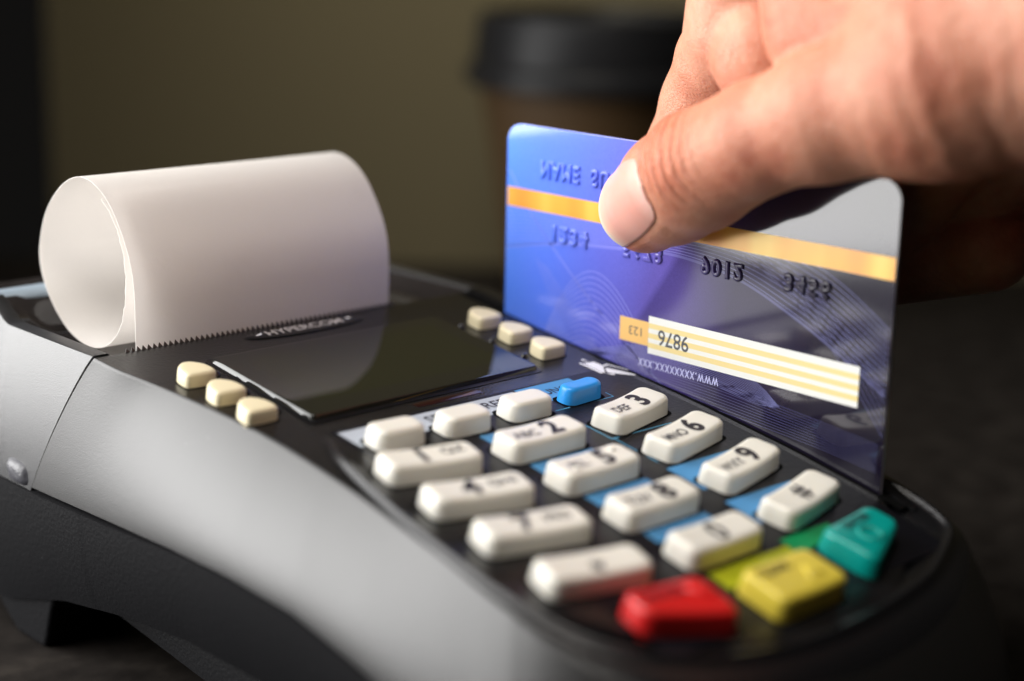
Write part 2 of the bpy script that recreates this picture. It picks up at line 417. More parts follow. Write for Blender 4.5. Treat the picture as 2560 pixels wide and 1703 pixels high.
# card-swipe pictogram beside the slot
LG = [[(-5.3, -25.0), (-4.5, -24.6), (-4.4, -26.1)], [(-6.7, -25.9), (-6.2, -25.7), (-6.0, -31.2), (-6.6, -31.2)], [(-5.9, -26.2), (-3.6, -26.6), (-3.5, -28.7), (-5.7, -31.4), (-5.9, -31.4)],
      [(-3.6, -28.6), (-2.2, -28.4), (-.6, -32.2), (-.8, -32.4), (-2.4, -29.0), (-3.8, -29.0)], [(-4.2, -29.9), (-3.6, -29.8), (-1.3, -34.2), (-1.5, -34.9), (-4.4, -32.3), (-5.2, -31.4)],
      [(-5.9, -31.7), (-4.6, -32.3), (-4.9, -33.1)]]
fpart('swipe_symbol', LG, .09, PRW, term)
# brand badge
v = [(-39.8, 9.4, 0)]; n = 48
for i in range(n):
    a = 2*math.pi*i/n; v.append((-39.8+12.6*math.cos(a), 9.4+2.3*math.sin(a), 0))
v = [(a, b, float(h(b))+.22) for a, b, _ in v]; k = len(v); v += [(a+(a+39.8)*.04, b+(b-9.4)*.12, c-.2) for a, b, c in v[1:]]
f = [(0, 1+i, 1+(i+1) % n) for i in range(n)]+[(1+i, k+i, k+(i+1) % n, 1+(i+1) % n) for i in range(n)]
bd = mesh('badge', v, f, mat('badge_black', (.008, .008, .009), .16, .5), term)
ftext('badge_text', 'HYPERCOM', 2.9, -40.1, 9.35, mat('badge_ink', (.5, .47, .47), .4), bd, dz=.27, bold=.015, sx=1.1)
fpart('badge_arrow', [[(-50.9, 9.1), (-48.9, 10.1), (-49.3, 9.2)], [(-29.0, 9.9), (-30.9, 10.1), (-30.4, 9.4)]], .27, PRW, bd)
# ---- keys
def warp(x, y, w_, d_, trap):      # slides the front edge forward towards one end
    return abs(trap)*((x/w_+.5) if trap > 0 else (.5-x/w_))*max(0., min(1.1, -(y-d_/2)/d_))
def key_geo(w_, d_, H_, rc=1.5, con=.32, tilt_end=0, skew=0, trap=0, n=7):
    """rounded key, origin at the centre of its foot. con = dish depth along x; trap shifts the front edge"""
    def ring(sx, sy, r):
        P = []
        hw, hd = w_/2+sx, d_/2+sy; r = max(.004, min(r, hw-.005, hd-.005))
        for cx, cy, a0 in ((hw-r, hd-r, 0), (-hw+r, hd-r, 90), (-hw+r, -hd+r, 180), (hw-r, -hd+r, 270)):
            m_ = 2 if cx > 0 else 2
            for k in range(n+1):
                a = math.radians(a0+90*k/n); P.append((cx+r*math.cos(a), cy+r*math.sin(a)))
        # densify the long sides
        Q = []
        for i in range(len(P)):
            a, b = P[i], P[(i+1) % len(P)]; Q.append(a); L = math.hypot(a[0]-b[0], a[1]-b[1])
            if (i+1) % (n+1) == 0:
                for t_ in np.linspace(0, 1, 11)[1:-1]: Q.append((a[0]+(b[0]-a[0])*t_, a[1]+(b[1]-a[1])*t_))
        return Q
    rows = []; R_ = .72
    rows.append((.45, .45, -.6, rc+.3)); rows.append((.30, .30, H_*.35, rc+.2))
    for a in np.linspace(0, 90, 7):
        q = math.radians(a); ins = R_*(1-math.cos(q)); rows.append((-ins+.12*(1-a/90), -ins+.12*(1-a/90), H_-R_+R_*math.sin(q), rc-ins*.6))
    hd = d_/2-R_
    for t_ in (.3, .6, .8, .93): rows.append((-R_-hd*t_, -R_-hd*t_, H_, rc*(1-t_)))
    v = []
    def dish(x): return con*((2*x/w_)**2-.75)
    for sx, sy, z, r in rows:
        for x, y in ring(sx, sy, r):
            kz = max(0, min(1, z/H_)); zz = z+dish(x)*kz*kz
            xx = x; yy = y-warp(x, y, w_, d_, trap)
            v.append((xx, yy, zz))
    m_ = len(ring(0, 0, rc)); L = len(rows); f = []
    for l in range(L-1):
        for i in range(m_): f.append((l*m_+i, l*m_+(i+1) % m_, (l+1)*m_+(i+1) % m_, (l+1)*m_+i))
    o_ = (L-1)*m_; q_ = n+1+9; hm = 3*q_+n           # close the top row by row so the dish stays smooth
    f += [(o_+i, o_+i+1, o_+hm-i-1, o_+hm-i) for i in range(hm//2)]
    f.append([o_+i for i in range(hm, m_)]+[o_])
    return np.array(v), f, (lambda x, y: H_+dish(x))
def place(v, cx, cy, rot, dzf=0):
    c, s = math.cos(rot), math.sin(rot); v = np.asarray(v, float)
    sl = (float(h(cy+2))-float(h(cy-2)))/4; ph = math.atan(sl)
    x = v[:, 0]*c-v[:, 1]*s; y = v[:, 0]*s+v[:, 1]*c; z = v[:, 2]
    y2 = y*math.cos(ph)-z*math.sin(ph); z2 = y*math.sin(ph)+z*math.cos(ph)
    return np.stack([cx+x, cy+y2, float(h(cy))+dzf+z2], 1)
KH = 3.3
def key(name, cx, cy, w_, d_, rot, m, legends=(), Hk=KH, con=.34, trap=0, bumps=(), label=None, collar=True):
    v, f, top = key_geo(w_, d_, Hk, con=con, trap=trap)
    o = mesh(name, place(v, cx, cy, rot), f, m, term, origin=(cx, cy, float(h(cy))), auto=60)
    if label: o['label'] = label
    for s, size, lx, ly, bold, ink in legends:
        tv, tf, _ = text_geo(s, size, bold, shear=.0)
        q = np.stack([tv[:, 0]+lx, tv[:, 1]+ly, [top(a+lx, 0)+.05 for a in tv[:, 0]]], 1)
        mesh('legend', place(q, cx, cy, rot), tf, ink, o, smooth=False, origin=(cx, cy, float(h(cy))))
    for bx, by in bumps:
        bvv_ = []; 
        for j in range(6):
            for i in range(14):
                a = 2*math.pi*i/14; e = math.pi/2*j/5; bvv_.append((bx+.62*math.cos(e)*math.cos(a), by+.62*math.cos(e)*math.sin(a), top(bx, by)-.05+.42*math.sin(e)))
        bf = []
        for j in range(5):
            for i in range(14): bf.append((j*14+i, j*14+(i+1) % 14, (j+1)*14+(i+1) % 14, (j+1)*14+i))
        mesh('tactile_dot', place(bvv_, cx, cy, rot), bf, m, o, origin=(cx, cy, float(h(cy))))
    if collar:      # dark well the key sits in
        g = []
        for x, y in rrect(-w_/2-.75, w_/2+.75, -d_/2-.75, d_/2+.75, 1.3, 6): g.append((x, y-warp(x, y, w_, d_, trap), .10))
        mesh('key_well', place(g, cx, cy, rot), [list(range(len(g)))], GAP, o, smooth=False, origin=(cx, cy, float(h(cy))))
    return o
KX = ((-60.4, -39.3, -17.2), (-61.0, -39.5, -16.8), (-61.3, -39.5, -16.6), (-61.4, -39.2, -16.7))
KW_ = ((15.3, 15.2, 14.9), (16.1, 15.1, 16.0), (16.6, 15.0, 16.1), (16.1, 14.9, 16.0))
YM = (-50.1, -61.9, -73.5, -85.0); YS = (-47.8, -59.4, -70.9, -82.9)
legend = {(0, 0): ('1', 'QZ'), (1, 0): ('4', 'GHI'), (2, 0): ('7', 'PRS'), (3, 0): ('*', ''), (0, 1): ('2', 'ABC'), (1, 1): ('5', 'JKL'), (2, 1): ('8', 'TUV'), (3, 1): ('0', ''),
          (0, 2): ('3', 'DEF'), (1, 2): ('6', 'MNO'), (2, 2): ('9', 'WXY'), (3, 2): ('#', '')}
YM = (-49.5, -61.1, -73.1, -84.6); YS = (-48.0, -59.2, -70.7, -82.4)
INKG = mat('legend_grey', (.035, .032, .04), .5, .3)
for r_ in range(4):
    for c_ in range(3):
        dgt, let = legend[(r_, c_)]
        cy = YM[r_] if c_ == 1 else YS[r_]; rot = (-.20, 0, .20)[c_]
        lg = []
        big = 5.7 if dgt not in '*#' else 5.2
        if dgt in '*#0': lg.append((dgt, big, 0, 0 if dgt != '*' else -.9, .022, INK))
        elif c_ == 0: lg += [(dgt, big, -1.4, 0, .038, INK), (let, 2.7, 4.0, .3, .016, INKG)]
        else: lg += [(dgt, big, 2.1, .1, .038, INK), (let, 2.7, -3.6, -.3, .016, INKG)]
        key('key', KX[r_][c_], cy, KW_[r_][c_], 5.9, rot, KEYW, lg, Hk=(3.15, 3.4, 3.15)[c_], con=(.34, .34, .55)[c_], bumps=[(4.9, 1.2), (-4.9, -1.2)] if dgt == '5' else (),
            label='ivory key marked %s' % ({'*': 'with a star', '#': 'with a hash'}.get(dgt, dgt)))
for i, x in enumerate((-57.9, -45.1, -31.7)):
    key('key', x, (-37.2, -38.1, -38.2)[i], 8.4, 4.7, (-.06, -.04, -.02)[i], KEYW, con=.02, label='small blank ivory key', Hk=3.2)
key('key', -18.6, -37.7, 8.0, 3.3, .06, KBLUE, con=.15, label='small blue function key', Hk=3.0)
def extra_mark(o, cx, cy, rot, pts, m, Hk):
    vv_ = []; ff_ = []
    for (a, b), (c, d) in zip(pts[:-1], pts[1:]):
        L = math.hypot(c-a, d-b); nx, ny = -(d-b)/L*.32, (c-a)/L*.32; i = len(vv_)
        vv_ += [(a-nx, b-ny, Hk-.15), (c-nx, d-ny, Hk-.15), (c+nx, d+ny, Hk-.15), (a+nx, b+ny, Hk-.15), (a, b, Hk+.38), (c, d, Hk+.38)]
        ff_ += [(i, i+1, i+5, i+4), (i+2, i+3, i+4, i+5), (i, i+4, i+3), (i+1, i+2, i+5)]
    mesh('raised_mark', place(vv_, cx, cy, rot), ff_, m, o, origin=(cx, cy, float(h(cy))))
k1 = key('key', -57.6, -93.0, 13.0, 5.2, -.12, KRED, [('CANCEL', 2.2, -1.8, .5, .03, INK)], Hk=3.6, con=.2, trap=3.9, label='red cancel key')
extra_mark(k1, -57.6, -93.0, -.12, [(2.4, .6), (4.9, -2.6)], KRED, 3.6)
k2 = key('key', -37.6, -97.4, 13.8, 8.2, 0, KYEL, [('CLEAR', 2.2, -2.4, 2.1, .03, INK)], Hk=3.7, con=.2, label='yellow clear key')
extra_mark(k2, -37.6, -97.4, 0, [(1.0, -2.2), (2.4, .8), (3.8, -2.2)], KYEL, 3.7)
k3 = key('key', -17.2, -93.4, 13.2, 5.4, .12, KGRN, [('ENTER', 2.2, .6, 1.2, .03, INK)], Hk=3.6, con=.2, trap=-3.9, label='teal green enter key')
extra_mark(k3, -17.2, -93.4, .12, [(1.9*math.cos(a)-.8, 1.7*math.sin(a)-2.0) for a in np.linspace(0, 2*math.pi, 17)], KGRN, 3.6)
# side buttons (rounded pick shape)
def button(cx, cy, side):
    ctrl = [(-2.75, -1.9), (-2.2, -2.65), (0, -2.8), (2.2, -2.65), (2.75, -1.9), (2.6, .2), (2.0, 1.4), (1.0, 2.4), (0, 2.75), (-1.0, 2.4), (-2.0, 1.4), (-2.6, .2)]
    base = spline(ctrl, 44, closed=True); v = []; rows = [(1.05, -.5), (1.04, 1.0)]+[(1.02-.22*(1-math.cos(a)), 1.8+.6*math.sin(a)) for a in np.linspace(0, math.pi/2, 6)]+[(.5, 2.42), (.01, 2.42)]
    for s, z in rows:
        for x, y in base: v.append((x*s, y*s, z))
    f = grid_faces(len(rows), 44)+[(i*44+43, (i+1)*44+43, (i+1)*44, i*44) for i in range(len(rows)-1)]
    o = mesh('button', place(v, cx, cy, 0), f, BTN, term, origin=(cx, cy, float(h(cy))), auto=60)
    g = [(a*1.16, b*1.16, .06) for a, b in base]; mesh('button_well', place(g, cx, cy, 0), [list(range(44))], GAP, o, smooth=False, origin=(cx, cy, float(h(cy))))
    mx = cx+(4.6 if side < 0 else -4.4); 
    mm = place([(math.cos(a)*.9, math.sin(a)*.6, .1+.0) for a in np.linspace(0, 2*math.pi, 12, endpoint=False)], mx, cy+.3, 0)
    mv = np.vstack([mm, place([(math.cos(a)*.5, math.sin(a)*.3, .65) for a in np.linspace(0, 2*math.pi, 12, endpoint=False)], mx, cy+.3, 0)])
    mesh('marker', mv, [(i, (i+1) % 12, 12+(i+1) % 12, 12+i) for i in range(12)]+[list(range(12, 24))], mat('marker_plastic', (.02, .02, .022), .25, .6), term, auto=50)
for cy in (-2.7, -11.0, -19.3):
    button(-71.2, cy, -1); button(-8.9, cy, 1)
# ------------------------------------------------------------------ receipt paper
def sheet(name, prof, x0, x1, m, parent=None, nx=26, th=.09, wob=.12, tear=0):
    P = spline(prof, 170); v = []
    T = np.gradient(P, axis=0); T /= np.linalg.norm(T, axis=1)[:, None]; Nn = np.stack([-T[:, 1], T[:, 0]], 1)
    n = len(P)
    for s in (1, -1):
        for i in range(n):
            for j in range(nx):
                t_ = j/(nx-1); x = x0[i]+(x1[i]-x0[i])*t_ if not np.isscalar(x0) else x0+(x1-x0)*t_
                wv = wob*math.sin(i*.05+t_*2.6)*min(1, i/30)
                y, z = P[i]+Nn[i]*(s*th/2+wv)
                v.append((x, y, z))
    A = n*nx; f = grid_faces(n, nx)+grid_faces(n, nx, flip=True, off=A)
    for i in range(n-1):
        for a in (0, nx-1):
            q = (i*nx+a, (i+1)*nx+a, A+(i+1)*nx+a, A+i*nx+a); f.append(q if a else q[::-1])
    for j in range(nx-1):
        for i in (0, n-1):
            q = (i*nx+j, i*nx+j+1, A+i*nx+j+1, A+i*nx+j); f.append(q[::-1] if i else q)
    return v, f, n
prof = [(13.25, -38), (13.2, -33.8), (13.1, -29), (13.2, -24), (14.2, -19.5), (16.6, -15), (20.0, -10.8), (24.2, -8.1), (29, -7.2), (33.8, -8.4), (38.2, -11.2),
        (42.0, -15.2), (44.3, -20), (44.9, -24), (43.4, -28.2), (40.0, -32.2), (36.0, -35.0), (31.6, -36.4), (27, -36.5), (22.6, -35.1), (19.2, -32.2),
        (17.2, -28), (16.5, -23), (17.1, -18.2), (19.6, -13.6), (23.4, -10.2)]
n_ = 170
xl = np.full(n_, -71.9); xr = np.full(n_, -17.9)
u_ = np.linspace(0, 1, n_)
xl = xl+np.where(u_ > .3, (u_-.3)*.7, 0); xr = xr+np.where(u_ > .3, (u_-.3)*.6, 0)
xl = xl+np.where(u_ > .80, .14*np.sin(u_*330)*np.sin(u_*137), 0)
v, f, _ = sheet('receipt_paper', prof, xl, xr, PAPER)
pp = mesh('receipt_paper', v, f, PAPER, auto=60)
pp['label'] = 'blank white receipt paper curled into a loop above the terminal printer'; pp['category'] = 'receipt'

# ------------------------------------------------------------------ payment card  (u to the front, v down)
card = empty('payment_card', (0, -42.8, -54), 'blue and dark purple bank card with gold stripe held upright in the swipe slot', 'bank card')
CW, CH, CT = 85.6, 54.0, .78
def cpos(u, v_, d=0): return (-CT/2-d, -u, -v_)
P = rrect(0, CW, 0, CH, 3.2, 10)
bvv_ = [(-CT/2, -a, -b) for a, b in P]+[(CT/2, -a, -b) for a, b in P]; n = len(P)
CARD = mat('card_print', (.1, .1, .5), .085, .68)
def card_nodes(m, lift=0.0):
    """printed colours: cyan-blue left, violet middle, near-black plum right, with a diagonal change"""
    b = m.node_tree.nodes['Principled BSDF']; tc = N(m, 'TexCoord'); sp = N(m, 'SeparateXYZ'); lk(m, tc.outputs['Object'], sp.inputs[0])
    # object origin = card frame origin at table level: y=-u mm, z = -v + 92
    def math_(op, a, b_):
        q = N(m, 'Math', operation=op)
        for i, s in enumerate((a, b_)):
            if isinstance(s, (int, float)): q.inputs[i].default_value = s
            else: lk(m, s, q.inputs[i])
        return q.outputs[0]
    u = math_('MULTIPLY', sp.outputs['Y'], -1000.); vv_ = math_('SUBTRACT', -TABLE, math_('MULTIPLY', sp.outputs['Z'], 1000.))
    ns = N(m, 'TexNoise', i_Scale=26.0, i_Detail=2.0); lk(m, tc.outputs['Object'], ns.inputs['Vector'])
    un = math_('ADD', u, math_('MULTIPLY', math_('SUBTRACT', ns.outputs['Fac'], .5), 14.))
    t = math_('DIVIDE', math_('ADD', un, math_('MULTIPLY', vv_, .25)), 100.)
    base = ramp(m, [(0., (.09, .26, .93)), (.16, (.10, .20, .88)), (.30, (.115, .135, .62)), (.42, (.12, .095, .40)), (.50, (.14, .10, .42)), (.62, (.065, .052, .135)), (.80, (.034, .029, .056)), (1., (.027, .024, .040))], t)
    # diagonal facet: right of the line from (43,17) to (28.9,38) the print is darker
    side = math_('SUBTRACT', u, math_('SUBTRACT', 54.6, math_('MULTIPLY', vv_, .68)))
    mk = N(m, 'MapRange', i_1=-1.0, i_2=.8); lk(m, side, mk.inputs[0])
    dk = N(m, 'MixRGB', blend_type='MULTIPLY', i_Color2=(.58, .56, .58, 1)); lk(m, base, dk.inputs[1]); lk(m, mk.outputs[0], dk.inputs[0])
    # bottom band goes deep blue
    bt = N(m, 'MapRange', i_1=35., i_2=44.); lk(m, vv_, bt.inputs[0])
    bd_ = N(m, 'MixRGB', blend_type='MULTIPLY', i_Color2=(.50, .42, .62, 1)); lk(m, bt.outputs[0], bd_.inputs[0]); lk(m, dk.outputs[0], bd_.inputs[1])
    # printing screen grain
    vr = N(m, 'TexWhiteNoise'); sn = N(m, 'Vector'+'Math', operation='SNAP'); sn.inputs[1].default_value = (.00012,)*3; lk(m, tc.outputs['Object'], sn.inputs[0]); lk(m, sn.outputs[0], vr.inputs['Vector'])
    gr = N(m, 'MixRGB', blend_type='OVERLAY', i_Fac=.10); lk(m, bd_.outputs[0], gr.inputs[1]); lk(m, vr.outputs['Value'], gr.inputs[2])
    out = gr.outputs[0]
    if lift:
        lf = N(m, 'MixRGB', i_Fac=lift, i_Color2=(.42, .44, .95, 1)); lk(m, out, lf.inputs[1]); out = lf.outputs[0]
    lk(m, out, b.inputs['Base Color'])
card_nodes(CARD)
CLINE = mat('card_line', (.1, .1, .5), .085, .68); card_nodes(CLINE, .40)
CLINE2 = mat('card_line_soft', (.1, .1, .5), .085, .68); card_nodes(CLINE2, .22)
EDGE = mat('card_edge', (.62, .60, .70), .35, .5)
cb = mesh('card_body', bvv_, [list(range(n)), [2*n-1-i for i in range(n)]]+[(i, (i+1) % n, n+(i+1) % n, n+i) for i in range(n)], [CARD, EDGE], card, smooth=False)
for p_ in cb.data.polygons: p_.material_index = 0 if len(p_.vertices) > 4 else 1
bm_ = cb.modifiers.new('b', 'BEVEL'); bm_.width = .00010; bm_.segments = 2; bm_.limit_method = 'ANGLE'
def cpolys(name, polys, d, m, parent=card):
    v = []; f = []
    for P_ in polys:
        i = len(v); v += [cpos(a, b, d) for a, b in P_]; f.append(list(range(i, i+len(P_))))
    return mesh(name, v, f, m, parent, smooth=False)
def crect(a, b, c, d): return [(a, c), (b, c), (b, d), (a, d)]
GOLD = mat('gold_foil', (.88, .45, .06), .26, .6)
g = GOLD.node_tree.nodes['Principled BSDF']; tc = N(GOLD, 'TexCoord'); mp = N(GOLD, 'Mapping'); mp.inputs['Scale'].default_value = (0, 1, .1); lk(GOLD, tc.outputs['Object'], mp.inputs[0])
ns = N(GOLD, 'TexNoise', i_Scale=110.0, i_Detail=1.0); lk(GOLD, mp.outputs[0], ns.inputs['Vector'])
lk(GOLD, ramp(GOLD, [(.35, (.78, .33, .05)), (.5, (.84, .42, .06)), (.66, (.90, .58, .11))], ns.outputs['Fac']), g.inputs['Base Color']); g.inputs['Metallic'].default_value = .12
cpolys('gold_stripe', [crect(.12, CW-.12, 11.56, 15.12)], .012, GOLD)
# guilloche lines
def ribbons(curves, wd):
    v = []; f = []
    for C in curves:
        C = np.asarray(C); T = np.gradient(C, axis=0); T /= np.linalg.norm(T, axis=1)[:, None]+1e-9; Nn = np.stack([-T[:, 1], T[:, 0]], 1)
        i = len(v); m_ = 0
        ok = (C[:, 0] > .1) & (C[:, 0] < CW-.1) & (C[:, 1] > .1) & (C[:, 1] < CH-.4)
        for k in range(len(C)):
            v += [cpos(*(C[k]+Nn[k]*wd/2), .008), cpos(*(C[k]-Nn[k]*wd/2), .008)]
        for k in range(len(C)-1):
            if ok[k] and ok[k+1]: f.append((i+2*k, i+2*k+1, i+2*k+3, i+2*k+2))
    return v, f
tt = np.linspace(0, 1, 90)
fanA = []
for i in range(11):          # bundle sweeping from the left edge over to the lower right
    s = i/10
    ctrl = [(-2, 23.2-8.2*s), (8, 21.2-6.4*s), (18, 19.6-4.6*s), (30, 18.6-4.2*s), (42, 17.6-4.6*s), (55, 19.2-7.0*s), (66, 23.0-9.4*s), (76, 27.4-10.2*s), (88, 34.0-9.5*s)]
    fanA.append(spline(ctrl, 120))
v, f = ribbons(fanA, .13); mesh('wave_lines', v, f, CLINE, card, smooth=False)
v, f = ribbons([spline([(-2, 23.4), (8, 21.4), (18, 19.9), (30, 18.9), (42, 18.1), (55, 19.8), (66, 23.6), (76, 28.2), (88, 34.8)], 120)], .45); mesh('wave_lines', v, f, CLINE2, card, smooth=False)
fanB = []
for i in range(13):          # dome of nested arches
    s = i/12; top = 24.0+13.2*s; x0 = 9.8+5.5*s; x1 = 39-9.5*s
    fanB.append(np.stack([21.6+(tt*2-1)*(11.5-1.0*s)+(tt**2)*5*(1-s), top+(np.abs(tt*2-1)**1.9)*(15-9*s)], 1))
v, f = ribbons(fanB, .16); mesh('arch_lines', v, f, CLINE, card, smooth=False)
fanC = []
for i in range(16):          # net spreading to the lower right
    s = i/15
    fanC.append(spline([(20+2*s, 39+1.5*s), (28, 36.6+1.4*s), (38, 34.6+3.4*s), (50, 34+4.6*s), (60, 36.2+3.6*s), (65.4-.8*s, 39.4+.3*s)], 60))
for i in range(6):
    s = i/5
    fanC.append(spline([(56+9*s, 15.6+.2*s), (66+7*s, 20.5), (75+6*s, 28), (84+5*s, 38), (90+4*s, 46)], 60))
v, f = ribbons(fanC, .07); mesh('net_lines', v, f, CLINE, card, smooth=False)
fanE = []
for i in range(11):
    s = i/10
    fanE.append(spline([(22+1.5*s, 38.4), (30, 40.2-2.4*s), (40, 41.8-4.2*s), (52, 42.8-5.0*s), (64, 43.6-4.6*s), (76, 44.6-4.4*s), (88, 46-4.4*s)], 60))
v, f = ribbons(fanE, .07); mesh('net_lines', v, f, CLINE2, card, smooth=False)
ray = [np.stack([1.4+(50-1.4)*tt*.9, 9.6+tt*.9*(38)], 1)[:60]]
ray = [spline([(.6, 8.5), (5.9, 15.1), (12.0, 21.0), (22.4, 29.5), (34, 37.5), (43, 43)], 90)]
v, f = ribbons(ray, .42); mesh('ray_line', v, f, CLINE2, card, smooth=False)
fd = []
for i in range(10):
    s = i/9; fd.append(spline([(8+3*s, 24+1*s), (11+4*s, 29), (16+5*s, 35), (24+6*s, 42)], 40))
v, f = ribbons(fd, .10); mesh('ray_line', v, f, CLINE2, card, smooth=False)
# signature panel
SIGW = mat('signature_white', (.80, .80, .76), .45, .4); SIGY = mat('signature_yellow', (.82, .66, .30), .45, .4); TAB = mat('code_tab', (.85, .52, .18), .4, .4)
sig = cpolys('signature_panel', [crect(36.32, 80.41, 29.54, 36.18)], .02, SIGW)
bands = []; y = 30.75
for _ in range(3): pass
for a in (30.8, 32.55, 34.25): bands.append(crect(36.32, 80.41, a, a+.92))
cpolys('signature_stripe', bands, .026, SIGY, sig)
cpolys('code_tab', [crect(29.54, 36.3, 30.71, 34.95)], .018, TAB)
def ctext(name, s, u0, u1, v0, v1, d, m, flip, parent=card, bold=.0, extrude=0, bevel=0, spacing=1.):
    tv, tf, (tw, th_) = text_geo(s, 1, bold, extrude, bevel, spacing)
    sx = (u1-u0)/tw; sy = (v1-v0)/th_; cu, cv = (u0+u1)/2, (v0+v1)/2; out = []
    for a, b, c in tv:
        if flip == 'rot': out.append(cpos(cu-a*sx, cv+b*sy, d+c*sy))       # printed text seen upside down
        else: out.append(cpos(cu+a*sx, cv+b*sy, d+c*sy))                   # mirrored top to bottom
    return mesh(name, out, tf, m, parent, smooth=bool(bevel), auto=50)
PINK = mat('card_grey_ink', (.09, .095, .11), .5, .3)
ctext('panel_number', '9876', 38.6, 45.5, 31.55, 34.35, .034, PINK, 'rot', bold=.01)
ctext('code_number', '123', 31.75, 34.75, 32.05, 33.6, .026, PINK, 'rot')
ctext('web_text', 'www.xxxxxxxx.xxx', 34.2, 52.4, 37.35, 38.75, .016, mat('card_white_ink', (.55, .55, .85), .3, .4), 'rot', spacing=1.12)
EMB = mat('card_emboss', (.1, .1, .5), .12, .6); card_nodes(EMB, .0)
for s, a, b in (('1234', 12.2, 21.3), ('5678', 29.4, 38.9), ('9012', 47.4, 56.6), ('3456', 64.9, 74.2)):
    ctext('embossed_number', s, a, b, 17.1, 20.3, -.06, EMB, 'mir', extrude=.03, bevel=.085, bold=-.02, spacing=1.25)
ctext('embossed_name', 'NAME', 8.9, 18.7, 5.75, 9.1, -.06, EMB, 'mir', extrude=.03, bevel=.08, bold=-.02, spacing=1.2)
ctext('embossed_name', 'SURNAME', 21.5, 39.5, 5.75, 9.1, -.06, EMB, 'mir', extrude=.03, bevel=.08, bold=-.02, spacing=1.2)

# ------------------------------------------------------------------ hand (signed distance field -> surface nets)
def rcone(p, a, b, ra, rb):
    a = np.array(a, float); b = np.array(b, float); ab = b-a; t = np.clip(((p-a)@ab)/(ab@ab), 0, 1)
    return np.linalg.norm(p-(a+t[..., None]*ab), axis=-1)-(ra+(rb-ra)*t)
def ell(p, c, r, ax=None):
    q = p-np.array(c, float)
    if ax is not None: q = q@np.array(ax).T
    k = np.linalg.norm(q/np.array(r), axis=-1); k2 = np.linalg.norm(q/np.array(r)**2, axis=-1)
    return k*(k-1)/(k2+1e-9)
def smin(a, b, k): hh = np.clip(.5+.5*(b-a)/k, 0, 1); return b+(a-b)*hh-k*hh*(1-hh)
def smax(a, b, k): return -smin(-a, -b, k)
TH = [(-8.9, -42.6, -8.6), (-9.7, -48.8, -4.7), (-11.5, -55.6, -.9), (-13.0, -68.3, 5.7), (-11.6, -79.6, 10.2), (-6.3, -94.7, 16.2), (1.7, -109, 21.8)]
TR = [7.8, 9.0, 9.5, 8.6, 9.4, 13.4, 16.6]
def hand_sdf(p):
    # thumb
    d = rcone(p, TH[0], TH[1], TR[0], TR[1])
    for i in range(1, 4): d = smin(d, rcone(p, TH[i], TH[i+1], TR[i], TR[i+1]), 1.5)
    d = smin(d, rcone(p, TH[4], TH[5], TR[4], TR[5]), 3)
    d = smin(d, rcone(p, TH[5], TH[6], TR[5], TR[6]), 5)
    # thumb pulp pressed flat on the card
    d = smax(d, p[..., 0]+.45, .8)
    # hand mass: first metacarpal, back of the hand, wrist
    big = ell(p, (2, -93, 36), (17, 21, 26)); big = smin(big, ell(p, (6, -116, 34), (21, 26, 24)), 8)
    big = smin(big, rcone(p, (6, -125, 32), (12, -180, 50), 24, 25), 10)
    big = smin(big, rcone(p, (2, -57, 47), (5, -93, 49), 11, 14), 5)
    d = smin(d, big, 7)
    # web between thumb and index
    d = smin(d, smin(rcone(p, (-6.5, -73, 21.5), (-4, -67.5, 36), 7.4, 9.5), rcone(p, (-6.5, -73, 21.5), (-6, -84, 22), 7.4, 9), 3), 1.3)
    # index finger
    idx = rcone(p, (8.8, -34.0, -11), (9.2, -36.2, -1.5), 6.7, 7.7)
    idx = smin(idx, rcone(p, (9.2, -36.2, -1.5), (9.0, -39.7, 6.5), 7.7, 8.1), 2)
    idx = smin(idx, rcone(p, (9.0, -39.7, 6.5), (7.0, -44.6, 13.5), 8.1, 8.8), 2)
    idx = smin(idx, rcone(p, (6.5, -45.8, 15.2), (3.0, -51.3, 20.6), 8.6, 9.0), 1.5)
    idx = smin(idx, rcone(p, (3.0, -51.3, 20.6), (0, -55, 46), 9.0, 11.5), 3)
    idx = smin(idx, ell(p, (-1.2, -58.5, 17.0), (7.4, 8.6, 9.2)), 1.3)
    idx = smax(idx, -(p[..., 0]-.45), .8)*1.0 if False else idx
    d = smin(d, idx, .7)
    # other fingers curled behind the card
    f1 = rcone(p, (15, -72, -9), (12, -85, 8), 8.0, 9.5)
    f2 = smin(rcone(p, (26, -75, -9.5), (23, -90.5, 6), 8.0, 9), rcone(p, (23, -90.5, 6), (14, -103, 20), 9, 12), 2)
    f3 = rcone(p, (21, -68.0, -17.5), (24.5, -85.8, -12.6), 7.6, 7.4)
    f4 = rcone(p, (33, -89, -8.5), (31, -104, 2), 7.0, 8.5)
    d = smin(d, f1, .8); d = smin(d, f2, .8); d = smin(d, f3, .6); d = smin(d, f4, .8)
    d = smin(d, rcone(p, (12, -85, 8), (8, -98, 26), 9.5, 14), 3)
    d = smin(d, rcone(p, (31, -104, 2), (18, -120, 22), 8.5, 14), 3)
    # skin creases (shallow grooves)
    for a, b, dep, r in CR:
        g_ = rcone(p, a, b, r, r*.6); d = smax(d, -(g_), dep)
    # keep clear of the card plate
    slab = np.maximum(np.abs(p[..., 0])-.42, np.maximum(-p[..., 1]-86.2, p[..., 2]-.3))
    d = smax(d, -slab, .15)
    return d
CR = []
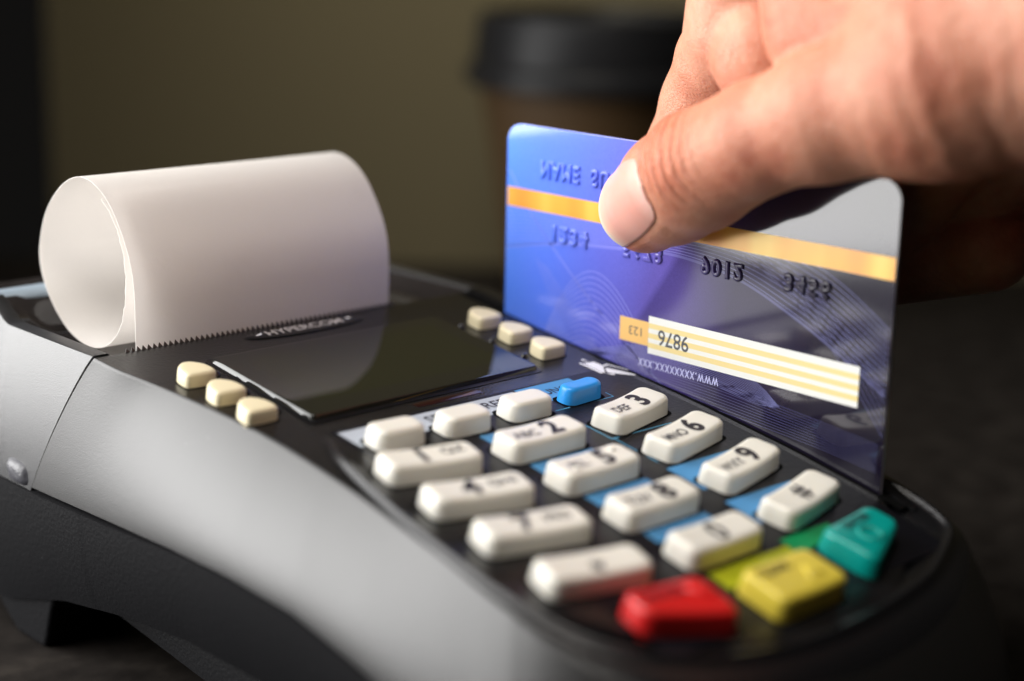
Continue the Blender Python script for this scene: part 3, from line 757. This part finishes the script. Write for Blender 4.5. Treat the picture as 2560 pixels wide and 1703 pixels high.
def surface_nets(fn, lo, hi, s):
    lo = np.array(lo, float); n = np.ceil((np.array(hi)-lo)/s).astype(int)+1
    X = np.stack(np.meshgrid(*[lo[i]+np.arange(n[i])*s for i in range(3)], indexing='ij'), -1)
    D = np.empty(tuple(n), np.float32)
    for i in range(0, n[0], 12): D[i:i+12] = fn(X[i:i+12])
    ins = D < 0
    c = np.zeros(tuple(n-1), int)
    for dx in (0, 1):
        for dy in (0, 1):
            for dz in (0, 1): c += ins[dx:n[0]-1+dx, dy:n[1]-1+dy, dz:n[2]-1+dz]
    act = (c > 0) & (c < 8); idx = -np.ones(act.shape, int); cells = np.argwhere(act); idx[act] = np.arange(len(cells))
    acc = np.zeros((len(cells), 3)); cnt = np.zeros(len(cells))
    corners = [(0, 0, 0), (1, 0, 0), (0, 1, 0), (0, 0, 1), (1, 1, 0), (1, 0, 1), (0, 1, 1), (1, 1, 1)]
    for a in corners:
        for ax in range(3):
            if a[ax]: continue
            b = list(a); b[ax] = 1
            va = D[tuple((cells+a).T)]; vb = D[tuple((cells+b).T)]; m_ = (va < 0) != (vb < 0)
            t = np.where(m_, va/(va-vb+1e-12), 0)
            pnt = np.array(a, float)+np.array([1. if k == ax else 0. for k in range(3)])*t[:, None]
            acc += np.where(m_[:, None], pnt, 0); cnt += m_
    vs = lo+(cells+acc/cnt[:, None])*s
    faces = []
    for ax in range(3):
        u, w_ = [(1, 2), (2, 0), (0, 1)][ax]
        sh = [slice(None)]*3; sh2 = [slice(None)]*3; sh[ax] = slice(0, n[ax]-1); sh2[ax] = slice(1, n[ax])
        A = ins[tuple(sh)]; B = ins[tuple(sh2)]
        e = np.argwhere(A != B); e = e[(e[:, u] > 0) & (e[:, w_] > 0) & (e[:, u] < n[u]-1) & (e[:, w_] < n[w_]-1)]
        du = np.zeros(3, int); du[u] = 1; dw = np.zeros(3, int); dw[w_] = 1
        q = np.stack([idx[tuple((e-du-dw).T)], idx[tuple((e-dw).T)], idx[tuple(e.T)], idx[tuple((e-du).T)]], 1)
        fl = A[tuple(e.T)]
        q[~fl] = q[~fl][:, ::-1]; faces.append(q)
    return vs, np.vstack(faces)
def newton(fn, v, k=2):
    for _ in range(k):
        e = .05; d = fn(v); g_ = np.stack([fn(v+np.eye(3)[i]*e)-fn(v-np.eye(3)[i]*e) for i in range(3)], 1)/(2*e)
        v = v-g_*(d/(np.sum(g_*g_, 1)+1e-3))[:, None]*.8
    return v, g_/np.linalg.norm(g_, axis=1)[:, None]

# thumb nail frame: built from the nail outline on the skin, looked at along the nail's own normal
tax = np.array(TH[0])-np.array(TH[2]); tax /= np.linalg.norm(tax)          # towards the tip
nn = np.array([-.93, .10, -.16]); nn -= tax*(nn@tax); nn /= np.linalg.norm(nn)   # out of the nail
ss = np.cross(nn, tax)                                                        # across the nail
NC = np.array(TH[0])+tax*1.0+np.array([-.3, .3, .9])
def nail_uv(p): q = p-NC; return q@tax, q@ss, q@nn
NL0, NL1, NW = -13.2, 6.8, 5.9     # proximal end, free edge, half width
def nail_mask(a, b):
    """<0 inside the nail outline (superellipse-like)"""
    c = (NL0+NL1)/2; hl = (NL1-NL0)/2
    t = (a-c)/hl; e = 3.2
    return (np.abs(t)**e+np.abs(b/NW)**e)**(1/e)-1
def hand_full(p):
    d = hand_sdf(p)
    a, b, c = nail_uv(p)
    m_ = nail_mask(a, b)*5.5
    grv = np.exp(-(m_/.45)**2)*(c > 0)*(a < 3)         # nail fold groove
    bed = (1/(1+np.exp(m_/.25)))*(c > 0)
    return d+.20*grv+.18*bed
S_ = .62
hv, hf = surface_nets(hand_full, (-38, -208, -34), (52, -22, 78), S_)
hv, hn = newton(hand_full, hv)
SKIN = mat('skin', (.62, .30, .19), .46, .42, Subsurface_Weight=.30, Subsurface_Scale=.0015)
sb = SKIN.node_tree.nodes['Principled BSDF']; sb.inputs['Subsurface Radius'].default_value = (1., .35, .18)
def skin_nodes(m):
    b = m.node_tree.nodes['Principled BSDF']; tc = N(m, 'TexCoord')
    n1 = N(m, 'TexNoise', i_Scale=75.0, i_Detail=4.0); lk(m, tc.outputs['Object'], n1.inputs['Vector'])
    n2 = N(m, 'TexNoise', i_Scale=420.0, i_Detail=3.0); lk(m, tc.outputs['Object'], n2.inputs['Vector'])
    mx = N(m, 'Math', operation='MULTIPLY_ADD', i_1=.3); lk(m, n2.outputs['Fac'], mx.inputs[0]); lk(m, n1.outputs['Fac'], mx.inputs[2])
    col = ramp(m, [(.34, (.37, .105, .06)), (.54, (.50, .19, .112)), (.8, (.61, .285, .185))], mx.outputs[0])
    def blob(cx, r):
        vm = N(m, 'VectorMath', operation='DISTANCE'); lk(m, tc.outputs['Object'], vm.inputs[0]); vm.inputs[1].default_value = (cx[0]*.001, cx[1]*.001, (cx[2]-TABLE)*.001)
        mr = N(m, 'MapRange', i_1=r*.001, i_2=r*.00035, i_3=0., i_4=1., interpolation_type='SMOOTHSTEP'); lk(m, vm.outputs['Value'], mr.inputs[0]); return mr.outputs[0]
    for c_, r_, k_ in (((-20, -54, 3), 9, .35), ((-1, -58, 14), 8, .4), ((3, -52, 12), 6, .45), ((-8, -78, 22), 9, .35), ((-9, -43, -12), 10, .3)):
        rd = N(m, 'MixRGB', blend_type='MULTIPLY', i_Color2=(1, .66, .55, 1)); ml = N(m, 'Math', operation='MULTIPLY', i_1=k_*1.6); lk(m, blob(c_, r_), ml.inputs[0])
        lk(m, ml.outputs[0], rd.inputs[0]); lk(m, col, rd.inputs[1]); col = rd.outputs[0]
    lk(m, col, b.inputs['Base Color'])
    # fine skin cells
    v1 = N(m, 'TexVoronoi', i_Scale=1900.0, feature='DISTANCE_TO_EDGE'); mp = N(m, 'Mapping'); mp.inputs['Rotation'].default_value = (.5, .3, .6); mp.inputs['Scale'].default_value = (1, .55, 1)
    nw = N(m, 'TexNoise', i_Scale=300.0); ad = N(m, 'MixRGB', blend_type='ADD', i_Fac=.0012); lk(m, tc.outputs['Object'], nw.inputs['Vector'])
    lk(m, tc.outputs['Object'], ad.inputs[1]); lk(m, nw.outputs['Color'], ad.inputs[2]); lk(m, ad.outputs[0], mp.inputs[0]); lk(m, mp.outputs[0], v1.inputs['Vector'])
    b1 = N(m, 'Bump', i_Strength=.42, i_Distance=.00015); c1 = N(m, 'MapRange', i_2=.12); lk(m, v1.outputs['Distance'], c1.inputs[0]); lk(m, c1.outputs[0], b1.inputs['Height'])
    b2 = N(m, 'Bump', i_Strength=.5, i_Distance=.0004); lk(m, n2.outputs['Fac'], b2.inputs['Height']); lk(m, b1.outputs[0], b2.inputs['Normal'])
    # transverse wrinkles over the thumb knuckle
    def blob(cx, r):
        vm = N(m, 'VectorMath', operation='DISTANCE'); lk(m, tc.outputs['Object'], vm.inputs[0]); vm.inputs[1].default_value = (cx[0]*.001, cx[1]*.001, (cx[2]-TABLE)*.001)
        mr = N(m, 'MapRange', i_1=r*.001, i_2=r*.00035, i_3=0., i_4=1., interpolation_type='SMOOTHSTEP'); lk(m, vm.outputs['Value'], mr.inputs[0]); return mr.outputs[0]
    mp2 = N(m, 'Mapping', vector_type='TEXTURE')
    ax = Vector(-tax); q = ax.to_track_quat('X', 'Z').to_euler(); mp2.inputs['Rotation'].default_value = q
    lk(m, tc.outputs['Object'], mp2.inputs[0])
    wv = N(m, 'TexWave', i_Scale=150.0, i_Distortion=3.5, i_Detail=2.5, wave_profile='SIN'); wv.inputs['Detail Scale'].default_value = 1.2; lk(m, mp2.outputs[0], wv.inputs['Vector'])
    pw = N(m, 'Math', operation='POWER', i_1=.6); lk(m, wv.outputs['Fac'], pw.inputs[0])
    mk = blob((-19.5, -55, 2), 10.5); mu = N(m, 'Math', operation='MULTIPLY'); lk(m, pw.outputs[0], mu.inputs[0]); lk(m, mk, mu.inputs[1])
    b3 = N(m, 'Bump', i_Strength=.75, i_Distance=.0007); lk(m, mu.outputs[0], b3.inputs['Height']); lk(m, b2.outputs[0], b3.inputs['Normal'])
    # long creases over the heel of the thumb and wrist
    mp3 = N(m, 'Mapping', vector_type='TEXTURE'); mp3.inputs['Rotation'].default_value = Vector((.25, -.93, .28)).to_track_quat('X', 'Z').to_euler(); lk(m, tc.outputs['Object'], mp3.inputs[0])
    w3 = N(m, 'TexWave', i_Scale=70.0, i_Distortion=7., i_Detail=3.); w3.inputs['Detail Scale'].default_value = 1.5; lk(m, mp3.outputs[0], w3.inputs['Vector'])
    k3 = blob((-20, -112, 14), 30); mu3 = N(m, 'Math', operation='MULTIPLY'); lk(m, w3.outputs['Fac'], mu3.inputs[0]); lk(m, k3, mu3.inputs[1])
    b4 = N(m, 'Bump', i_Strength=.22, i_Distance=.001); lk(m, mu3.outputs[0], b4.inputs['Height']); lk(m, b3.outputs[0], b4.inputs['Normal'])
    # fine lengthwise lines everywhere
    w4 = N(m, 'TexWave', i_Scale=420.0, i_Distortion=9., i_Detail=3.); w4.inputs['Detail Scale'].default_value = 2.0; lk(m, mp2.outputs[0], w4.inputs['Vector'])
    b5 = N(m, 'Bump', i_Strength=.28, i_Distance=.0002); lk(m, w4.outputs['Fac'], b5.inputs['Height']); lk(m, b4.outputs[0], b5.inputs['Normal'])
    lk(m, b5.outputs[0], b.inputs['Normal'])
skin_nodes(SKIN)
hand = mesh('person', hv, hf, SKIN, origin=(0, 0, TABLE))
hand['label'] = "person's bare hand pinching the bank card between thumb and index finger"; hand['category'] = 'person'
# nail plate
aa = np.linspace(NL0, NL1+1.2, 46); bb = np.linspace(-NW, NW, 40); v = []; free = []
for a in aa:
    for b in bb:
        c = (NL0+NL1)/2; hl = (NL1-NL0)/2; t = (a-c)/hl
        w2 = NW*(max(0, 1-min(1, abs(t if t < 0 else t*.93))**3.2))**(1/3.2)
        bb_ = b/NW*w2
        pt = NC+tax*a+ss*bb_+nn*14.0
        v.append(pt)
v = np.array(v)
tcur = np.zeros(len(v))
for _ in range(40):
    d = hand_sdf(v); v = v-nn*np.clip(d, -1, 1)[:, None]*.9
v = v.reshape(len(aa), len(bb), 3)
arch = (1-(np.linspace(-1, 1, len(bb))**2))[None, :, None]*.35
lift = (sstep(2, 7, aa))[:, None, None]*.25
up = v+nn*(.05+arch*.7+lift)
lowv = up-nn*.45
nvv = np.vstack([up.reshape(-1, 3), lowv.reshape(-1, 3)]); na, nb = len(aa), len(bb)
nf = grid_faces(na, nb)+grid_faces(na, nb, flip=True, off=na*nb)
for i in range(na-1):
    for j in (0, nb-1): q = (i*nb+j, (i+1)*nb+j, na*nb+(i+1)*nb+j, na*nb+i*nb+j); nf.append(q if j else q[::-1])
for j in range(nb-1):
    for i in (0, na-1): q = (i*nb+j, i*nb+j+1, na*nb+i*nb+j+1, na*nb+i*nb+j); nf.append(q if not i else q[::-1])
NAIL = mat('nail', (.78, .44, .36), .42, .25, Subsurface_Weight=.25, Subsurface_Scale=.001)
bN = NAIL.node_tree.nodes['Principled BSDF']; tc = N(NAIL, 'TexCoord')
vm = N(NAIL, 'VectorMath', operation='DOT_PRODUCT'); vm.inputs[1].default_value = tuple(tax); sbn = N(NAIL, 'VectorMath', operation='SUBTRACT'); sbn.inputs[1].default_value = V(NC)
lk(NAIL, tc.outputs['Object'], sbn.inputs[0]); lk(NAIL, sbn.outputs[0], vm.inputs[0])
mr = N(NAIL, 'MapRange', i_1=-.0132, i_2=.0075); lk(NAIL, vm.outputs['Value'], mr.inputs[0])
lk(NAIL, ramp(NAIL, [(0., (.74, .46, .39)), (.2, (.66, .32, .26)), (.62, (.68, .35, .29)), (.72, (.72, .46, .36)), (.77, (.76, .62, .46)), (1., (.78, .66, .50))], mr.outputs[0]), bN.inputs['Base Color'])
mesh('thumbnail', nvv, nf, NAIL, hand, auto=60)

# ------------------------------------------------------------------ paper cup in the background
CX, CY = 192, 160
cup = empty('paper_cup', (CX, CY, TABLE), 'brown paper coffee cup with a black plastic lid standing behind the card', 'cup')
def lathe(name, prof, m, parent, n=72):
    v = []
    for i in range(n):
        a = 2*math.pi*i/n
        for r, z in prof: v.append((CX+r*math.cos(a), CY+r*math.sin(a), z))
    return mesh(name, v, grid_faces(n, len(prof), closed_u=True), m, parent, auto=45)
lathe('cup_body', [(.1, TABLE+2), (25.5, TABLE+2), (26, TABLE+.1), (27.2, TABLE+.1), (27.5, TABLE+2), (37.2, -32), (41.0, -13), (.1, -13)], mat('cup_card', (.06, .033, .012), .6, .3, (30, .1, 2)), cup)
lathe('lid', [(42.4, -17), (44.6, -16.5), (45.0, -12), (43.8, -10.5), (42.4, -9.5), (41.2, 3), (40.2, 5.4), (38.5, 5.8), (37.0, 4.4), (36, 1), (20, .5), (.1, .5)], mat('lid_black', (.010, .010, .011), .4, .15), cup)
# ------------------------------------------------------------------ table and wall
TB = mat('table_top', (.04, .03, .025), .65, .1)
b = TB.node_tree.nodes['Principled BSDF']; tc = N(TB, 'TexCoord'); n1 = N(TB, 'TexNoise', i_Scale=120.0, i_Detail=8.0); lk(TB, tc.outputs['Object'], n1.inputs['Vector'])
lk(TB, ramp(TB, [(.35, (.010, .008, .007)), (.55, (.018, .015, .013)), (.72, (.032, .027, .023))], n1.outputs['Fac']), b.inputs['Base Color'])
bp = N(TB, 'Bump', i_Strength=.4, i_Distance=.0004); lk(TB, n1.outputs['Fac'], bp.inputs['Height']); lk(TB, bp.outputs[0], b.inputs['Normal'])
fwd = R[2]; fh = np.array([fwd[0], fwd[1], 0]); fh /= np.linalg.norm(fh); rt = np.array([fh[1], -fh[0], 0])
Wc = cp+fh*640; 
def tq(a, b_): q = cp+fh*a+rt*b_; return (q[0], q[1], TABLE)
tb = mesh('table', [tq(-500, -1100), tq(-500, 1100), tq(636, 1100), tq(636, -1100)], [(0, 1, 2, 3)], TB, smooth=False); tb['kind'] = 'structure'
WL = mat('wall_paint', (.125, .105, .062), .8, .2)
def wq(z, b_): q = cp+fh*640+rt*b_; return (q[0], q[1], z)
def wq2(z, b_): q = cp+fh*680+rt*b_; return (q[0], q[1], z)
wl = mesh('wall', [wq(TABLE-60, -172), wq(TABLE-60, 1100), wq(700, 1100), wq(700, -172), wq2(TABLE-60, -172), wq2(TABLE-60, 1100), wq2(700, 1100), wq2(700, -172)],
          [(0, 1, 2, 3), (7, 6, 5, 4), (0, 3, 7, 4), (1, 5, 6, 2)], WL, smooth=False); wl['kind'] = 'structure'
